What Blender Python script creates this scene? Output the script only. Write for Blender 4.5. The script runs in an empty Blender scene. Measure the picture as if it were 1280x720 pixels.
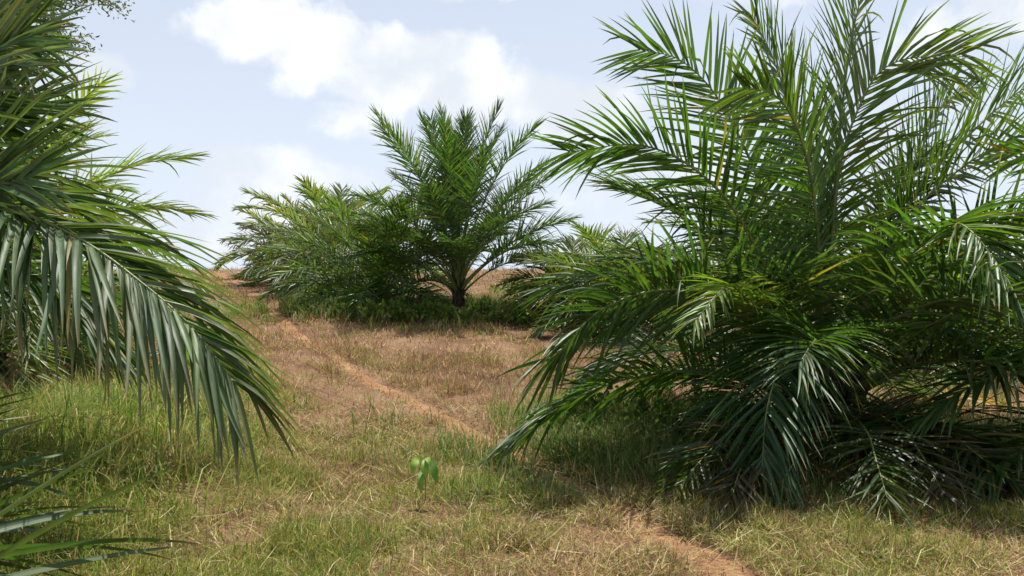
import bpy, math, random
import numpy as np
from mathutils import Vector

RNG = np.random.default_rng(7)
random.seed(7)
C = bpy.context.scene.collection
scene = bpy.context.scene
F = 1067.0
CAMZ = 1.6
R = math.radians

# ------------------------------------------------------------------ helpers
def P(px, py, Y):
    return np.array([(px - 640) / F * Y, Y, CAMZ - (py - 360) / F * Y])

def _hash(ix, iy, seed):
    h = (ix.astype(np.int64) * 374761393 + iy.astype(np.int64) * 668265263 + seed * 974634777) & 0x7fffffff
    h = ((h ^ (h >> 13)) * 1274126177) & 0x7fffffff
    h = h ^ (h >> 16)
    return (h & 0xffff) / 65535.0

def vnoise(x, y, seed=0):
    x = np.asarray(x, float); y = np.asarray(y, float)
    ix = np.floor(x); iy = np.floor(y)
    fx = x - ix; fy = y - iy
    fx = fx * fx * (3 - 2 * fx); fy = fy * fy * (3 - 2 * fy)
    a = _hash(ix, iy, seed); b = _hash(ix + 1, iy, seed)
    c = _hash(ix, iy + 1, seed); d = _hash(ix + 1, iy + 1, seed)
    return (a * (1 - fx) + b * fx) * (1 - fy) + (c * (1 - fx) + d * fx) * fy

def fbm(x, y, seed=0, octs=4):
    t = 0; amp = 0.5; s = 0
    for o in range(octs):
        t = t + amp * vnoise(x * 2 ** o + 17.3 * o, y * 2 ** o - 9.1 * o, seed + o); s += amp; amp *= 0.5
    return t / s

def sstep(a, b, x):
    t = np.clip((np.asarray(x, float) - a) / (b - a), 0, 1)
    return t * t * (3 - 2 * t)

_PY = np.array([-400, -60, 0, 4, 8, 12, 18, 25, 32, 36, 42, 60, 90, 400.])
_PZ = np.array([-6, -1.5, 0, 0.0, 0.13, 0.46, 1.06, 1.56, 2.12, 2.36, 2.30, 0.8, -2.0, -14.])
_gy = np.linspace(-400, 400, 8001)
_gz = np.interp(_gy, _PY, _PZ)
_k = np.hanning(41); _k /= _k.sum()
_gzs = np.convolve(np.pad(_gz, 20, mode='edge'), _k, mode='valid')

def ground_z(x, y):
    x = np.asarray(x, float); y = np.asarray(y, float)
    z = np.interp(y, _gy, _gzs)
    z = z + 0.22 * (fbm(x * 0.22 + 3, y * 0.22, 5, 3) - 0.5) * sstep(2, 10, y)
    z = z + 0.07 * (fbm(x * 1.1, y * 1.1, 9, 3) - 0.5)
    # low bank beside the track and softly raised ground on the left
    z = z + 0.40 * sstep(-1.2, -3.2, x) * (1 - sstep(9, 16, y))
    return z

def gpix(px, py):
    """point of the ground seen at a pixel of the photograph"""
    Y = np.linspace(1.5, 60, 6000)
    z = CAMZ - (py - 360) / F * Y
    x = (px - 640) / F * Y
    g = ground_z(x, Y)
    k = np.argmax(g >= z)
    return np.array([x[k], Y[k], g[k]])

def mesh_data(name, V, faces, mats, col=None, uv=None, smooth=True, midx=None):
    V = np.asarray(V, np.float32)
    me = bpy.data.meshes.new(name)
    me.vertices.add(len(V)); me.vertices.foreach_set('co', V.ravel())
    faces = [np.asarray(f, np.int32) for f in faces if len(f)]
    loops = np.concatenate([f.ravel() for f in faces])
    cnt = np.concatenate([np.full(len(f), f.shape[1], np.int32) for f in faces])
    start = np.concatenate([[0], np.cumsum(cnt)[:-1]]).astype(np.int32)
    me.loops.add(len(loops)); me.loops.foreach_set('vertex_index', loops)
    me.polygons.add(len(cnt)); me.polygons.foreach_set('loop_start', start)
    me.polygons.foreach_set('loop_total', cnt)
    if smooth: me.polygons.foreach_set('use_smooth', np.ones(len(cnt), bool))
    if midx is not None: me.polygons.foreach_set('material_index', np.asarray(midx, np.int32))
    if col is not None:
        col = np.asarray(col, np.float32)
        if col.shape[1] == 3: col = np.hstack([col, np.ones((len(col), 1), np.float32)])
        a = me.color_attributes.new('tint', 'FLOAT_COLOR', 'POINT'); a.data.foreach_set('color', col.ravel())
    if uv is not None:
        u = me.uv_layers.new(name='UVMap'); u.data.foreach_set('uv', np.asarray(uv, np.float32)[loops].ravel())
    for m in (mats if isinstance(mats, (list, tuple)) else [mats]): me.materials.append(m)
    me.update(calc_edges=True)
    return me

def obj(name, me, parent=None, loc=None):
    o = bpy.data.objects.new(name, me); C.objects.link(o)
    if parent is not None: o.parent = parent
    if loc is not None: o.location = [float(v) for v in loc]
    return o

def tag(o, label=None, cat=None, group=None, kind=None):
    if label: o['label'] = label
    if cat: o['category'] = cat
    if group: o['group'] = group
    if kind: o['kind'] = kind
    return o

def empty(name, loc, label, cat, group=None):
    o = bpy.data.objects.new(name, None); C.objects.link(o); o.location = [float(v) for v in loc]
    o.empty_display_size = 0.2
    return tag(o, label, cat, group)

def norm(v):
    return v / np.maximum(np.linalg.norm(v, axis=-1, keepdims=True), 1e-9)

def resample(pts, n, s0=0.0, s1=1.0):
    """Catmull-Rom through control points, n samples by arc length"""
    p = np.asarray(pts, float)
    p = np.vstack([2 * p[0] - p[1], p, 2 * p[-1] - p[-2]])
    out = []
    for i in range(1, len(p) - 2):
        t = np.linspace(0, 1, 24, endpoint=False)[:, None]
        a, b, c, d = p[i - 1], p[i], p[i + 1], p[i + 2]
        out.append(0.5 * ((2 * b) + (-a + c) * t + (2 * a - 5 * b + 4 * c - d) * t ** 2 + (-a + 3 * b - 3 * c + d) * t ** 3))
    out.append(p[-2][None])
    q = np.vstack(out)
    L = np.concatenate([[0], np.cumsum(np.linalg.norm(np.diff(q, axis=0), axis=1))])
    s = np.linspace(s0, s1, n) if np.isscalar(n) else np.asarray(n)
    return np.stack([np.interp(s * L[-1], L, q[:, k]) for k in range(3)], 1), L[-1]

def tube(q, rad, sides=7, col=None):
    """tapered tube along points q"""
    q = np.asarray(q, float); n = len(q); rad = np.broadcast_to(rad, n)
    T = norm(np.gradient(q, axis=0))
    ref = np.array([0.31, 0.2, 0.93]) if abs(T[0][2]) < 0.8 else np.array([0.9, 0.3, 0.1])
    A = norm(np.cross(T, ref)); B = np.cross(T, A)
    ang = np.linspace(0, 2 * np.pi, sides, endpoint=False)
    V = q[:, None] + rad[:, None, None] * (np.cos(ang)[None, :, None] * A[:, None] + np.sin(ang)[None, :, None] * B[:, None])
    V = V.reshape(-1, 3)
    i = np.arange(n - 1)[:, None] * sides; j = np.arange(sides)[None]; k = (j + 1) % sides
    Q = np.stack([i + j, i + k, i + sides + k, i + sides + j], -1).reshape(-1, 4)
    caps = [np.arange(sides)[::-1][None], (np.arange(sides) + (n - 1) * sides)[None]]
    return V, [Q] + caps

# ------------------------------------------------------------------ materials
def new_mat(name):
    m = bpy.data.materials.new(name); m.use_nodes = True
    nt = m.node_tree; nt.nodes.clear()
    return m, nt, nt.nodes, nt.links

def N(nodes, t, **kw):
    n = nodes.new(t)
    for k, v in kw.items():
        if k.startswith('i_'):
            n.inputs[k[2:].replace('_', ' ')].default_value = v
        else: setattr(n, k, v)
    return n

def leaf_material(name, rough=0.36, trans=0.32, tmul=(1.6, 1.75, 0.5), spec=0.5, stripes=True, gloss_noise=0.15):
    m, nt, nd, lk = new_mat(name)
    out = N(nd, 'ShaderNodeOutputMaterial')
    at = N(nd, 'ShaderNodeAttribute', attribute_name='tint')
    uv = N(nd, 'ShaderNodeTexCoord')
    mp = N(nd, 'ShaderNodeMapping'); mp.inputs['Scale'].default_value = (14, 2.2, 1)
    lk.new(uv.outputs['UV'], mp.inputs['Vector'])
    geo = N(nd, 'ShaderNodeNewGeometry')
    nz = N(nd, 'ShaderNodeTexNoise'); nz.inputs['Scale'].default_value = 1.0; nz.inputs['Detail'].default_value = 3
    lk.new(mp.outputs['Vector'], nz.inputs['Vector'])
    nz2 = N(nd, 'ShaderNodeTexNoise'); nz2.inputs['Scale'].default_value = 9.0; nz2.inputs['Detail'].default_value = 3
    lk.new(geo.outputs['Position'], nz2.inputs['Vector'])
    mr = N(nd, 'ShaderNodeMapRange'); mr.inputs[1].default_value = 0.3; mr.inputs[2].default_value = 0.7
    mr.inputs[3].default_value = 0.78; mr.inputs[4].default_value = 1.22
    lk.new(nz.outputs['Fac'], mr.inputs[0])
    mr2 = N(nd, 'ShaderNodeMapRange'); mr2.inputs[1].default_value = 0.3; mr2.inputs[2].default_value = 0.7
    mr2.inputs[3].default_value = 0.8; mr2.inputs[4].default_value = 1.2
    lk.new(nz2.outputs['Fac'], mr2.inputs[0])
    mm = N(nd, 'ShaderNodeMath', operation='MULTIPLY'); lk.new(mr.outputs[0], mm.inputs[0]); lk.new(mr2.outputs[0], mm.inputs[1])
    vm = N(nd, 'ShaderNodeVectorMath', operation='SCALE'); lk.new(at.outputs['Color'], vm.inputs[0]); lk.new(mm.outputs[0], vm.inputs['Scale'])
    pr = N(nd, 'ShaderNodeBsdfPrincipled')
    pr.inputs['Specular IOR Level'].default_value = spec
    lk.new(vm.outputs[0], pr.inputs['Base Color'])
    mr3 = N(nd, 'ShaderNodeMapRange'); mr3.inputs[1].default_value = 0.25; mr3.inputs[2].default_value = 0.75
    mr3.inputs[3].default_value = rough - gloss_noise * 0.5; mr3.inputs[4].default_value = rough + gloss_noise
    lk.new(nz2.outputs['Fac'], mr3.inputs[0]); lk.new(mr3.outputs[0], pr.inputs['Roughness'])
    if stripes:
        bp = N(nd, 'ShaderNodeBump'); bp.inputs['Strength'].default_value = 0.25; bp.inputs['Distance'].default_value = 0.004
        lk.new(nz.outputs['Fac'], bp.inputs['Height']); lk.new(bp.outputs[0], pr.inputs['Normal'])
    tv = N(nd, 'ShaderNodeVectorMath', operation='MULTIPLY'); tv.inputs[1].default_value = tmul
    lk.new(vm.outputs[0], tv.inputs[0])
    tr = N(nd, 'ShaderNodeBsdfTranslucent'); lk.new(tv.outputs[0], tr.inputs['Color'])
    mx = N(nd, 'ShaderNodeMixShader'); mx.inputs[0].default_value = trans
    lk.new(pr.outputs[0], mx.inputs[1]); lk.new(tr.outputs[0], mx.inputs[2])
    lk.new(mx.outputs[0], out.inputs['Surface'])
    return m

def bark_material(name, c1, c2, scale=18, rough=0.85, bump=0.6):
    m, nt, nd, lk = new_mat(name)
    out = N(nd, 'ShaderNodeOutputMaterial'); pr = N(nd, 'ShaderNodeBsdfPrincipled')
    tc = N(nd, 'ShaderNodeTexCoord'); mp = N(nd, 'ShaderNodeMapping'); mp.inputs['Scale'].default_value = (1, 1, 0.3)
    lk.new(tc.outputs['Object'], mp.inputs['Vector'])
    nz = N(nd, 'ShaderNodeTexNoise'); nz.inputs['Scale'].default_value = scale; nz.inputs['Detail'].default_value = 6
    lk.new(mp.outputs[0], nz.inputs['Vector'])
    cr = N(nd, 'ShaderNodeValToRGB'); cr.color_ramp.elements[0].position = 0.35; cr.color_ramp.elements[1].position = 0.68
    cr.color_ramp.elements[0].color = (*c1, 1); cr.color_ramp.elements[1].color = (*c2, 1)
    lk.new(nz.outputs['Fac'], cr.inputs[0]); lk.new(cr.outputs[0], pr.inputs['Base Color'])
    pr.inputs['Roughness'].default_value = rough
    bp = N(nd, 'ShaderNodeBump'); bp.inputs['Strength'].default_value = bump; bp.inputs['Distance'].default_value = 0.02
    lk.new(nz.outputs['Fac'], bp.inputs['Height']); lk.new(bp.outputs[0], pr.inputs['Normal'])
    lk.new(pr.outputs[0], out.inputs['Surface'])
    return m

def soil_material(name, cols, scale=1.3, bump=0.5):
    """cols: five soil / litter colours"""
    m, nt, nd, lk = new_mat(name)
    out = N(nd, 'ShaderNodeOutputMaterial'); pr = N(nd, 'ShaderNodeBsdfPrincipled')
    pr.inputs['Roughness'].default_value = 0.95; pr.inputs['Specular IOR Level'].default_value = 0.15
    tc = N(nd, 'ShaderNodeTexCoord')
    n1 = N(nd, 'ShaderNodeTexNoise'); n1.inputs['Scale'].default_value = scale; n1.inputs['Detail'].default_value = 9; n1.inputs['Roughness'].default_value = 0.68
    n2 = N(nd, 'ShaderNodeTexNoise'); n2.inputs['Scale'].default_value = 42; n2.inputs['Detail'].default_value = 6; n2.inputs['Roughness'].default_value = 0.7
    n3 = N(nd, 'ShaderNodeTexVoronoi'); n3.inputs['Scale'].default_value = 30
    for n in (n1, n2, n3): lk.new(tc.outputs['Object'], n.inputs['Vector'])
    cr = N(nd, 'ShaderNodeValToRGB')
    pos = (0.28, 0.42, 0.52, 0.62, 0.76)
    while len(cr.color_ramp.elements) < 5: cr.color_ramp.elements.new(0.5)
    for e, p, c in zip(cr.color_ramp.elements, pos, cols): e.position = p; e.color = (*c, 1)
    lk.new(n1.outputs['Fac'], cr.inputs[0])
    mr = N(nd, 'ShaderNodeMapRange'); mr.inputs[1].default_value = 0.3; mr.inputs[2].default_value = 0.7; mr.inputs[3].default_value = 0.62; mr.inputs[4].default_value = 1.35
    lk.new(n2.outputs['Fac'], mr.inputs[0])
    vm = N(nd, 'ShaderNodeVectorMath', operation='SCALE'); lk.new(cr.outputs[0], vm.inputs[0]); lk.new(mr.outputs[0], vm.inputs['Scale'])
    lk.new(vm.outputs[0], pr.inputs['Base Color'])
    ad = N(nd, 'ShaderNodeMath', operation='ADD'); lk.new(n2.outputs['Fac'], ad.inputs[0]); lk.new(n3.outputs['Distance'], ad.inputs[1])
    bp = N(nd, 'ShaderNodeBump'); bp.inputs['Strength'].default_value = bump; bp.inputs['Distance'].default_value = 0.03
    lk.new(ad.outputs[0], bp.inputs['Height']); lk.new(bp.outputs[0], pr.inputs['Normal'])
    lk.new(pr.outputs[0], out.inputs['Surface'])
    return m

M_LEAF = leaf_material('palm_leaflet', rough=0.37, trans=0.40, tmul=(1.9, 2.0, .5))
M_LEAF_NEAR = leaf_material('palm_leaflet_glossy', rough=0.44, trans=0.34, spec=0.45)
M_RACHIS = bark_material('palm_rachis', (0.09, 0.13, 0.03), (0.22, 0.24, 0.08), 8, 0.5, 0.2)
M_DEADRACHIS = bark_material('dead_rachis', (0.10, 0.06, 0.035), (0.24, 0.16, 0.09), 10, 0.8, 0.4)
M_TRUNK = bark_material('palm_trunk', (0.02, 0.015, 0.010), (0.075, 0.055, 0.036), 22, 0.9, 0.9)
M_BARK = bark_material('tree_bark', (0.10, 0.085, 0.07), (0.24, 0.21, 0.17), 12, 0.9, 0.5)
M_GRASS = leaf_material('grass_blades', rough=0.6, trans=0.30, tmul=(1.1, 1.1, 0.8), spec=0.25, stripes=False)
M_WEED = leaf_material('weed_leaves', rough=0.5, trans=0.35, tmul=(1.5, 1.8, 0.5), spec=0.35, stripes=False)
M_SOIL = soil_material('dry_soil', [(0.085, 0.050, 0.030), (0.15, 0.083, 0.047), (0.20, 0.115, 0.064), (0.24, 0.15, 0.09), (0.22, 0.12, 0.063)])
M_PATH = soil_material('path_earth', [(0.19, 0.10, 0.052), (0.29, 0.15, 0.075), (0.35, 0.19, 0.096), (0.39, 0.23, 0.13), (0.42, 0.28, 0.175)], 3.4, 0.9)

# ------------------------------------------------------------------ ground and path
PATH_PX = [(262, 338), (300, 352), (338, 385), (385, 425), (440, 460), (505, 495), (580, 535), (690, 592), (790, 645), (880, 695), (990, 760)]
path_pts = np.array([gpix(*p) for p in PATH_PX])
path_c, path_len = resample(path_pts, 260)
def path_dist(x, y):
    x = np.asarray(x); y = np.asarray(y); d = np.full(x.shape, 1e9); s = np.zeros(x.shape)
    for k in range(0, 260, 2):
        dd = (x - path_c[k, 0]) ** 2 + (y - path_c[k, 1]) ** 2
        w = dd < d; d = np.where(w, dd, d); s = np.where(w, k / 259.0, s)
    return np.sqrt(d), s

def axis(a, b, step, lo, hi, g=1.22):
    c = list(np.arange(a, b, step)); s = step
    lo_l = []; v = a
    while v > lo: s *= g; v -= s; lo_l.append(v)
    s = step; v = c[-1]; hi_l = []
    while v < hi: s *= g; v += s; hi_l.append(v)
    return np.array(lo_l[::-1] + c + hi_l)
ax = axis(-9, 11, 0.11, -420, 420); ay = axis(1.5, 40, 0.11, -120, 420)
GX, GY = np.meshgrid(ax, ay)
pd, ps = path_dist(np.clip(GX, -30, 30), np.clip(GY, -5, 60))
GZ = ground_z(GX, GY) - 0.035 * (1 - sstep(0.1, 0.4, pd))
V = np.stack([GX, GY, GZ], -1).reshape(-1, 3)
ny, nx = GX.shape
i = np.arange(ny - 1)[:, None] * nx; j = np.arange(nx - 1)[None]
Q = np.stack([i + j, i + j + 1, i + nx + j + 1, i + nx + j], -1).reshape(-1, 4)
tag(obj('ground', mesh_data('ground', V, [Q], M_SOIL)), kind='structure')

def path_width(s):
    return np.interp(s, [0, 0.12, 0.3, 0.45, 0.6, 0.75, 1], [1.7, 1.1, 0.34, 0.17, 0.155, 0.15, 0.19])
pn = 700; pq, _ = resample(path_pts, pn)
T = norm(np.gradient(pq, axis=0) * [1, 1, 0]); S_ = np.stack([T[:, 1], -T[:, 0], 0 * T[:, 0]], 1)
sv = np.linspace(0, 1, pn)
wl = path_width(sv) * (0.6 + 0.9 * fbm(sv * 60, sv * 0 + 1.5, 31, 3)); wr = path_width(sv) * (0.6 + 0.9 * fbm(sv * 60, sv * 0 + 7.5, 37, 3))
rows = []
for u in np.linspace(-1, 1, 11):
    w = np.where(u < 0, wl, wr)
    p = pq + S_ * (u * w)[:, None]
    edge = 1 - abs(u) ** 3
    z = ground_z(p[:, 0], p[:, 1]) - 0.05 + 0.032 * edge + 0.02 * edge * (fbm(p[:, 0] * 6, p[:, 1] * 6, 3, 3) - 0.5)
    rows.append(np.stack([p[:, 0], p[:, 1], z], 1))
V = np.stack(rows, 1).reshape(-1, 3)
i = np.arange(pn - 1)[:, None] * 11; j = np.arange(10)[None]
Q = np.stack([i + j, i + 11 + j, i + 12 + j, i + j + 1], -1).reshape(-1, 4)
tag(obj('path', mesh_data('path', V, [Q], M_PATH)), kind='structure')

# ------------------------------------------------------------------ grass
PAL = np.array([(0.08, 0.155, 0.022), (0.19, 0.25, 0.040), (0.34, 0.32, 0.070), (0.44, 0.34, 0.14), (0.56, 0.45, 0.23), (0.30, 0.150, 0.085), (0.20, 0.100, 0.06), (0.31, 0.23, 0.145)])

def blades(x, y, h, w, az, lean, bend, col):
    """five-vertex bent blades"""
    n = len(x)
    zoff = np.where(lean > .8, RNG.uniform(0, .6, n) * np.minimum(h, .08), 0)          # lying stems are carried by the mat under them
    base = np.stack([x, y, ground_z(x, y) + zoff], 1)
    d = np.stack([np.cos(az), np.sin(az), np.zeros(n)], 1)
    sd = np.stack([-np.sin(az), np.cos(az), np.zeros(n)], 1)
    tw = RNG.uniform(-1.2, 1.2, n)[:, None]
    sd = norm(sd * np.cos(tw) + d * np.sin(tw))
    l1 = lean; l2 = lean + bend
    up = np.array([0, 0, 1.0])
    m = base + (h * 0.55)[:, None] * (d * np.sin(l1)[:, None] + up * np.cos(l1)[:, None])
    t = m + (h * 0.45)[:, None] * (d * np.sin(l2)[:, None] + up * np.cos(l2)[:, None])
    W = w[:, None] * sd
    V = np.stack([base - W * .5, base + W * .5, m + W * .42, m - W * .42, t], 1).reshape(-1, 3)
    k = np.arange(n)[:, None] * 5
    T = np.concatenate([k + [[0, 1, 2]], k + [[0, 2, 3]], k + [[3, 2, 4]]], 1).reshape(-1, 3)
    col = np.repeat(col, 5, 0).reshape(n, 5, 3)
    return V, T, col.reshape(-1, 3)

def pick(prob):
    c = np.cumsum(prob, 1); c /= c[:, -1:]
    r = RNG.random(len(prob))[:, None]
    idx = (r > c).sum(1)
    col = PAL[np.clip(idx, 0, len(PAL) - 1)] * RNG.uniform(0.55, 1.35, (len(idx), 1))
    return col * RNG.uniform(0.93, 1.07, (len(idx), 3))

BIGPALM = np.array([2.89, 8.0])
def green_field(x, y):
    g = fbm(x * 0.55 + 11, y * 0.45 + 4, 21, 4)
    g = (g - 0.5) * 3.0 + 0.20 + .14 * (1 - sstep(5.5, 8.0, y))
    g += 0.5 * sstep(-0.9, -2.2, x) * (1 - sstep(7, 11, y))            # lush strip under the fronds on the left
    g += 0.16 * (1 - sstep(6.5, 9.5, y)) * (1 - sstep(0.8, 2.2, x))
    g -= 0.32 * sstep(8, 11, y)                                         # dry reddish grass up the slope
    d = np.hypot(x - BIGPALM[0], y - BIGPALM[1])
    g += 0.45 * (1 - sstep(1.8, 3.2, d))
    d2 = np.hypot((x + 2.2) / 3.4, (y - 18.6) / 2.0); g += 0.8 * (1 - sstep(0.6, 1.25, d2))
    g += 0.25 * sstep(-.2, .5, x) * sstep(9, 10, y) * (1 - sstep(11, 13, y))
    return np.clip(g, 0, 1)

BARE = [(338, .8), (380, .8), (420, .7), (450, .6), (478, .7), (490, 1.), (535, 1.), (548, .75), (580, .75), (592, .95), (606, .95), (615, .75), (640, .85), (655, .9), (720, 1.), (770, 1.)]
_pyc = np.interp([b[0] for b in BARE], [p[1] for p in PATH_PX], path_pts[:, 1])
BARE_Y = _pyc[::-1]; BARE_V = np.array([b[1] for b in BARE])[::-1]
def grass_band(n, y0, y1, hmin, hmax, w, margin=0.5):
    y = np.sqrt(RNG.uniform(y0 ** 2, y1 ** 2, n)) if y1 < 30 else RNG.uniform(y0, y1, n)
    hw = 0.62 * y + margin
    x = RNG.uniform(-1, 1, n) * hw
    pdv, psv = path_dist(x, y)
    pw = path_width(psv)
    # the track is trodden bare in stretches and grown over between them
    vis = np.interp(y, BARE_Y, BARE_V) + .3 * (fbm(x * 2.2, y * 2.2, 78, 3) - .5)
    bare = (1 - sstep(0.5, 1.15, pdv / pw + .9 * (fbm(x * 4, y * 4, 79, 3) - .5))) * np.clip(vis, 0, 1)
    dens = 0.20 + 0.80 * sstep(0.34, 0.62, fbm(x * 1.7, y * 1.7, 41, 4))
    keep = (RNG.random(n) < dens) & (RNG.random(n) > bare * 0.93)
    d = np.hypot(x - BIGPALM[0], y - BIGPALM[1]); keep &= ~((d < 1.5) & (RNG.random(n) < .4))
    x = x[keep]; y = y[keep]; n = len(x)
    g = green_field(x, y); g = np.clip(g + 0.35 * (vnoise(x * 5, y * 5, 63) - .5), 0, 1)
    red = np.clip(.15 + sstep(0.46, 0.62, fbm(x * .9, y * .7 + 30, 51, 4)) + 0.8 * sstep(7.8, 10.5, y), 0, 1.4)
    prob = np.stack([0.35 * g, .9 * g, 0.75 * g + 0.15, 0.55 * (1 - g) + .06, 0.42 * (1 - g) + .06, red * (1 - g) * 1.0 + .02, red * (1 - g) * .75 + .02, .35 * (1 - g)], 1)
    col = pick(prob)
    tall = 0.6 + 0.9 * sstep(0.4, 0.7, fbm(x * 2.3, y * 2.3, 88, 3)) + 0.25 * g
    h = RNG.uniform(hmin, hmax, n) * tall
    h *= np.where(bare[keep] > .3, .55, 1)
    return x, y, h, np.full(n, w) * RNG.uniform(.6, 1.4, n), RNG.uniform(0, 2 * np.pi, n), np.where(RNG.random(n) < .35, RNG.uniform(.1, .9, n), RNG.uniform(.8, 1.65, n)), RNG.uniform(-.7, 0.7, n), col

def straws(n, y0, y1):
    y = np.sqrt(RNG.uniform(y0 ** 2, y1 ** 2, n)); x = RNG.uniform(-1, 1, n) * (.62 * y + .4)
    col = np.array([(.50, .40, .21), (.60, .50, .30), (.36, .22, .12), (.42, .38, .14)])[RNG.integers(0, 4, n)] * RNG.uniform(.7, 1.15, (n, 1))
    return x, y, RNG.uniform(.10, .30, n), RNG.uniform(.003, .007, n), RNG.uniform(0, 6.283, n), RNG.uniform(.95, 1.55, n), RNG.uniform(-.3, .7, n), col
parts = [straws(9000, 3.0, 9.5), grass_band(330000, 3.0, 7.5, 0.03, 0.11, 0.0044),
         grass_band(210000, 7.5, 13, 0.035, 0.12, 0.0062),
         grass_band(130000, 13, 24, 0.06, 0.17, 0.0100),
         grass_band(60000, 24, 42, 0.08, 0.22, 0.020)]
arrs = [np.concatenate([p[k] for p in parts]) for k in range(8)]
V, T, col = blades(*arrs)
tag(obj('grass', mesh_data('grass', V, [T], M_GRASS, col=col, smooth=False)), kind='stuff')

def clods(n):
    s = RNG.uniform(.05, 1, n); c = np.stack([np.interp(s, np.linspace(0, 1, 260), path_c[:, k]) for k in range(2)], 1) + RNG.normal(0, .16, (n, 2))
    r = RNG.uniform(.004, .013, n)
    z = ground_z(c[:, 0], c[:, 1]) - .02 + r * .3
    D = np.array([[1, 0, 0], [-1, 0, 0], [0, 1, 0], [0, -1, 0], [0, 0, .8], [0, 0, -.8]])
    V = np.column_stack([c, z])[:, None] + D[None] * r[:, None, None] * RNG.uniform(.6, 1.4, (n, 6, 1)) + RNG.normal(0, .15, (n, 6, 3)) * r[:, None, None]
    T = np.array([[0, 2, 4], [2, 1, 4], [1, 3, 4], [3, 0, 4], [2, 0, 5], [1, 2, 5], [3, 1, 5], [0, 3, 5]])
    return V.reshape(-1, 3), (np.arange(n)[:, None, None] * 6 + T[None]).reshape(-1, 3)
V, T = clods(800)
tag(obj('gravel', mesh_data('gravel', V, [T], M_PATH, smooth=False)), kind='stuff')

# taller green grass along the left side and round the near palm
def tall_patch(n, cx, cy, rx, ry, hmin, hmax, w, pal, tuft=0.10, clump=14):
    nc = n // clump
    ccx = cx + RNG.normal(0, .5, nc) * rx; ccy = cy + RNG.normal(0, .5, nc) * ry
    x = np.repeat(ccx, clump) + RNG.normal(0, tuft, nc * clump); y = np.repeat(ccy, clump) + RNG.normal(0, tuft, nc * clump)
    n = len(x)
    col = np.array(pal)[RNG.integers(0, len(pal), n)] * RNG.uniform(.7, 1.3, (n, 1))
    return x, y, RNG.uniform(hmin, hmax, n), w * RNG.uniform(.6, 1.3, n), RNG.uniform(0, 6.283, n), RNG.uniform(.05, .75, n), RNG.uniform(.2, 1.5, n), col
GP = [(0.10, 0.20, 0.025), (0.16, 0.27, 0.04), (0.23, 0.31, 0.055), (0.33, 0.33, 0.09), (0.44, 0.34, 0.14)]
DP = [(0.07, 0.15, 0.03), (0.10, 0.19, 0.04), (0.16, 0.23, 0.06), (0.30, 0.26, 0.12)]
LP = [(.16, .09, .05), (.22, .13, .075), (.30, .20, .12), (.10, .13, .04)]
BP = [(0.10, 0.19, 0.03), (0.20, 0.28, 0.07), (0.42, 0.35, 0.17), (0.28, 0.17, 0.09)]
parts = [tall_patch(9000, -3.3, 5.6, .9, 3.0, .12, .42, .007, GP), tall_patch(6000, -3.4, 5.6, .8, 1.6, .25, .60, .008, GP),
         tall_patch(4000, -2.6, 4.0, .6, 1.0, .08, .28, .005, GP),
         tall_patch(5000, 1.0, 8.6, 1.4, 1.3, .12, .36, .007, GP + DP),
         tall_patch(14000, 2.2, 7.7, 2.4, 1.5, .12, .42, .008, DP), tall_patch(7000, 3.2, 6.7, 2.6, .9, .06, .26, .007, LP, tuft=.16), tall_patch(3000, .95, 7.3, .9, .8, .10, .34, .007, DP + GP),
         tall_patch(4000, 4.6, 7.6, 1.4, 1.3, .12, .4, .008, DP + BP),
         tall_patch(5000, 0.9, 18.6, 3.0, 1.6, .15, .45, .016, BP),
         tall_patch(7000, -2.6, 18.2, 3.6, 1.6, .15, .5, .018, DP + GP),
         tall_patch(2500, 6.0, 13.0, 3.5, 3.0, .12, .4, .012, BP)]
arrs = [np.concatenate([p[k] for p in parts]) for k in range(8)]
_pd, _ps = path_dist(arrs[0], arrs[1]); _kp = _pd > path_width(_ps) * RNG.uniform(.8, 1.5, len(_pd)); arrs = [a[_kp] for a in arrs]
V, T, col = blades(*arrs)
tag(obj('tall_grass', mesh_data('tall_grass', V, [T], M_GRASS, col=col, smooth=False)), kind='stuff')

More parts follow.
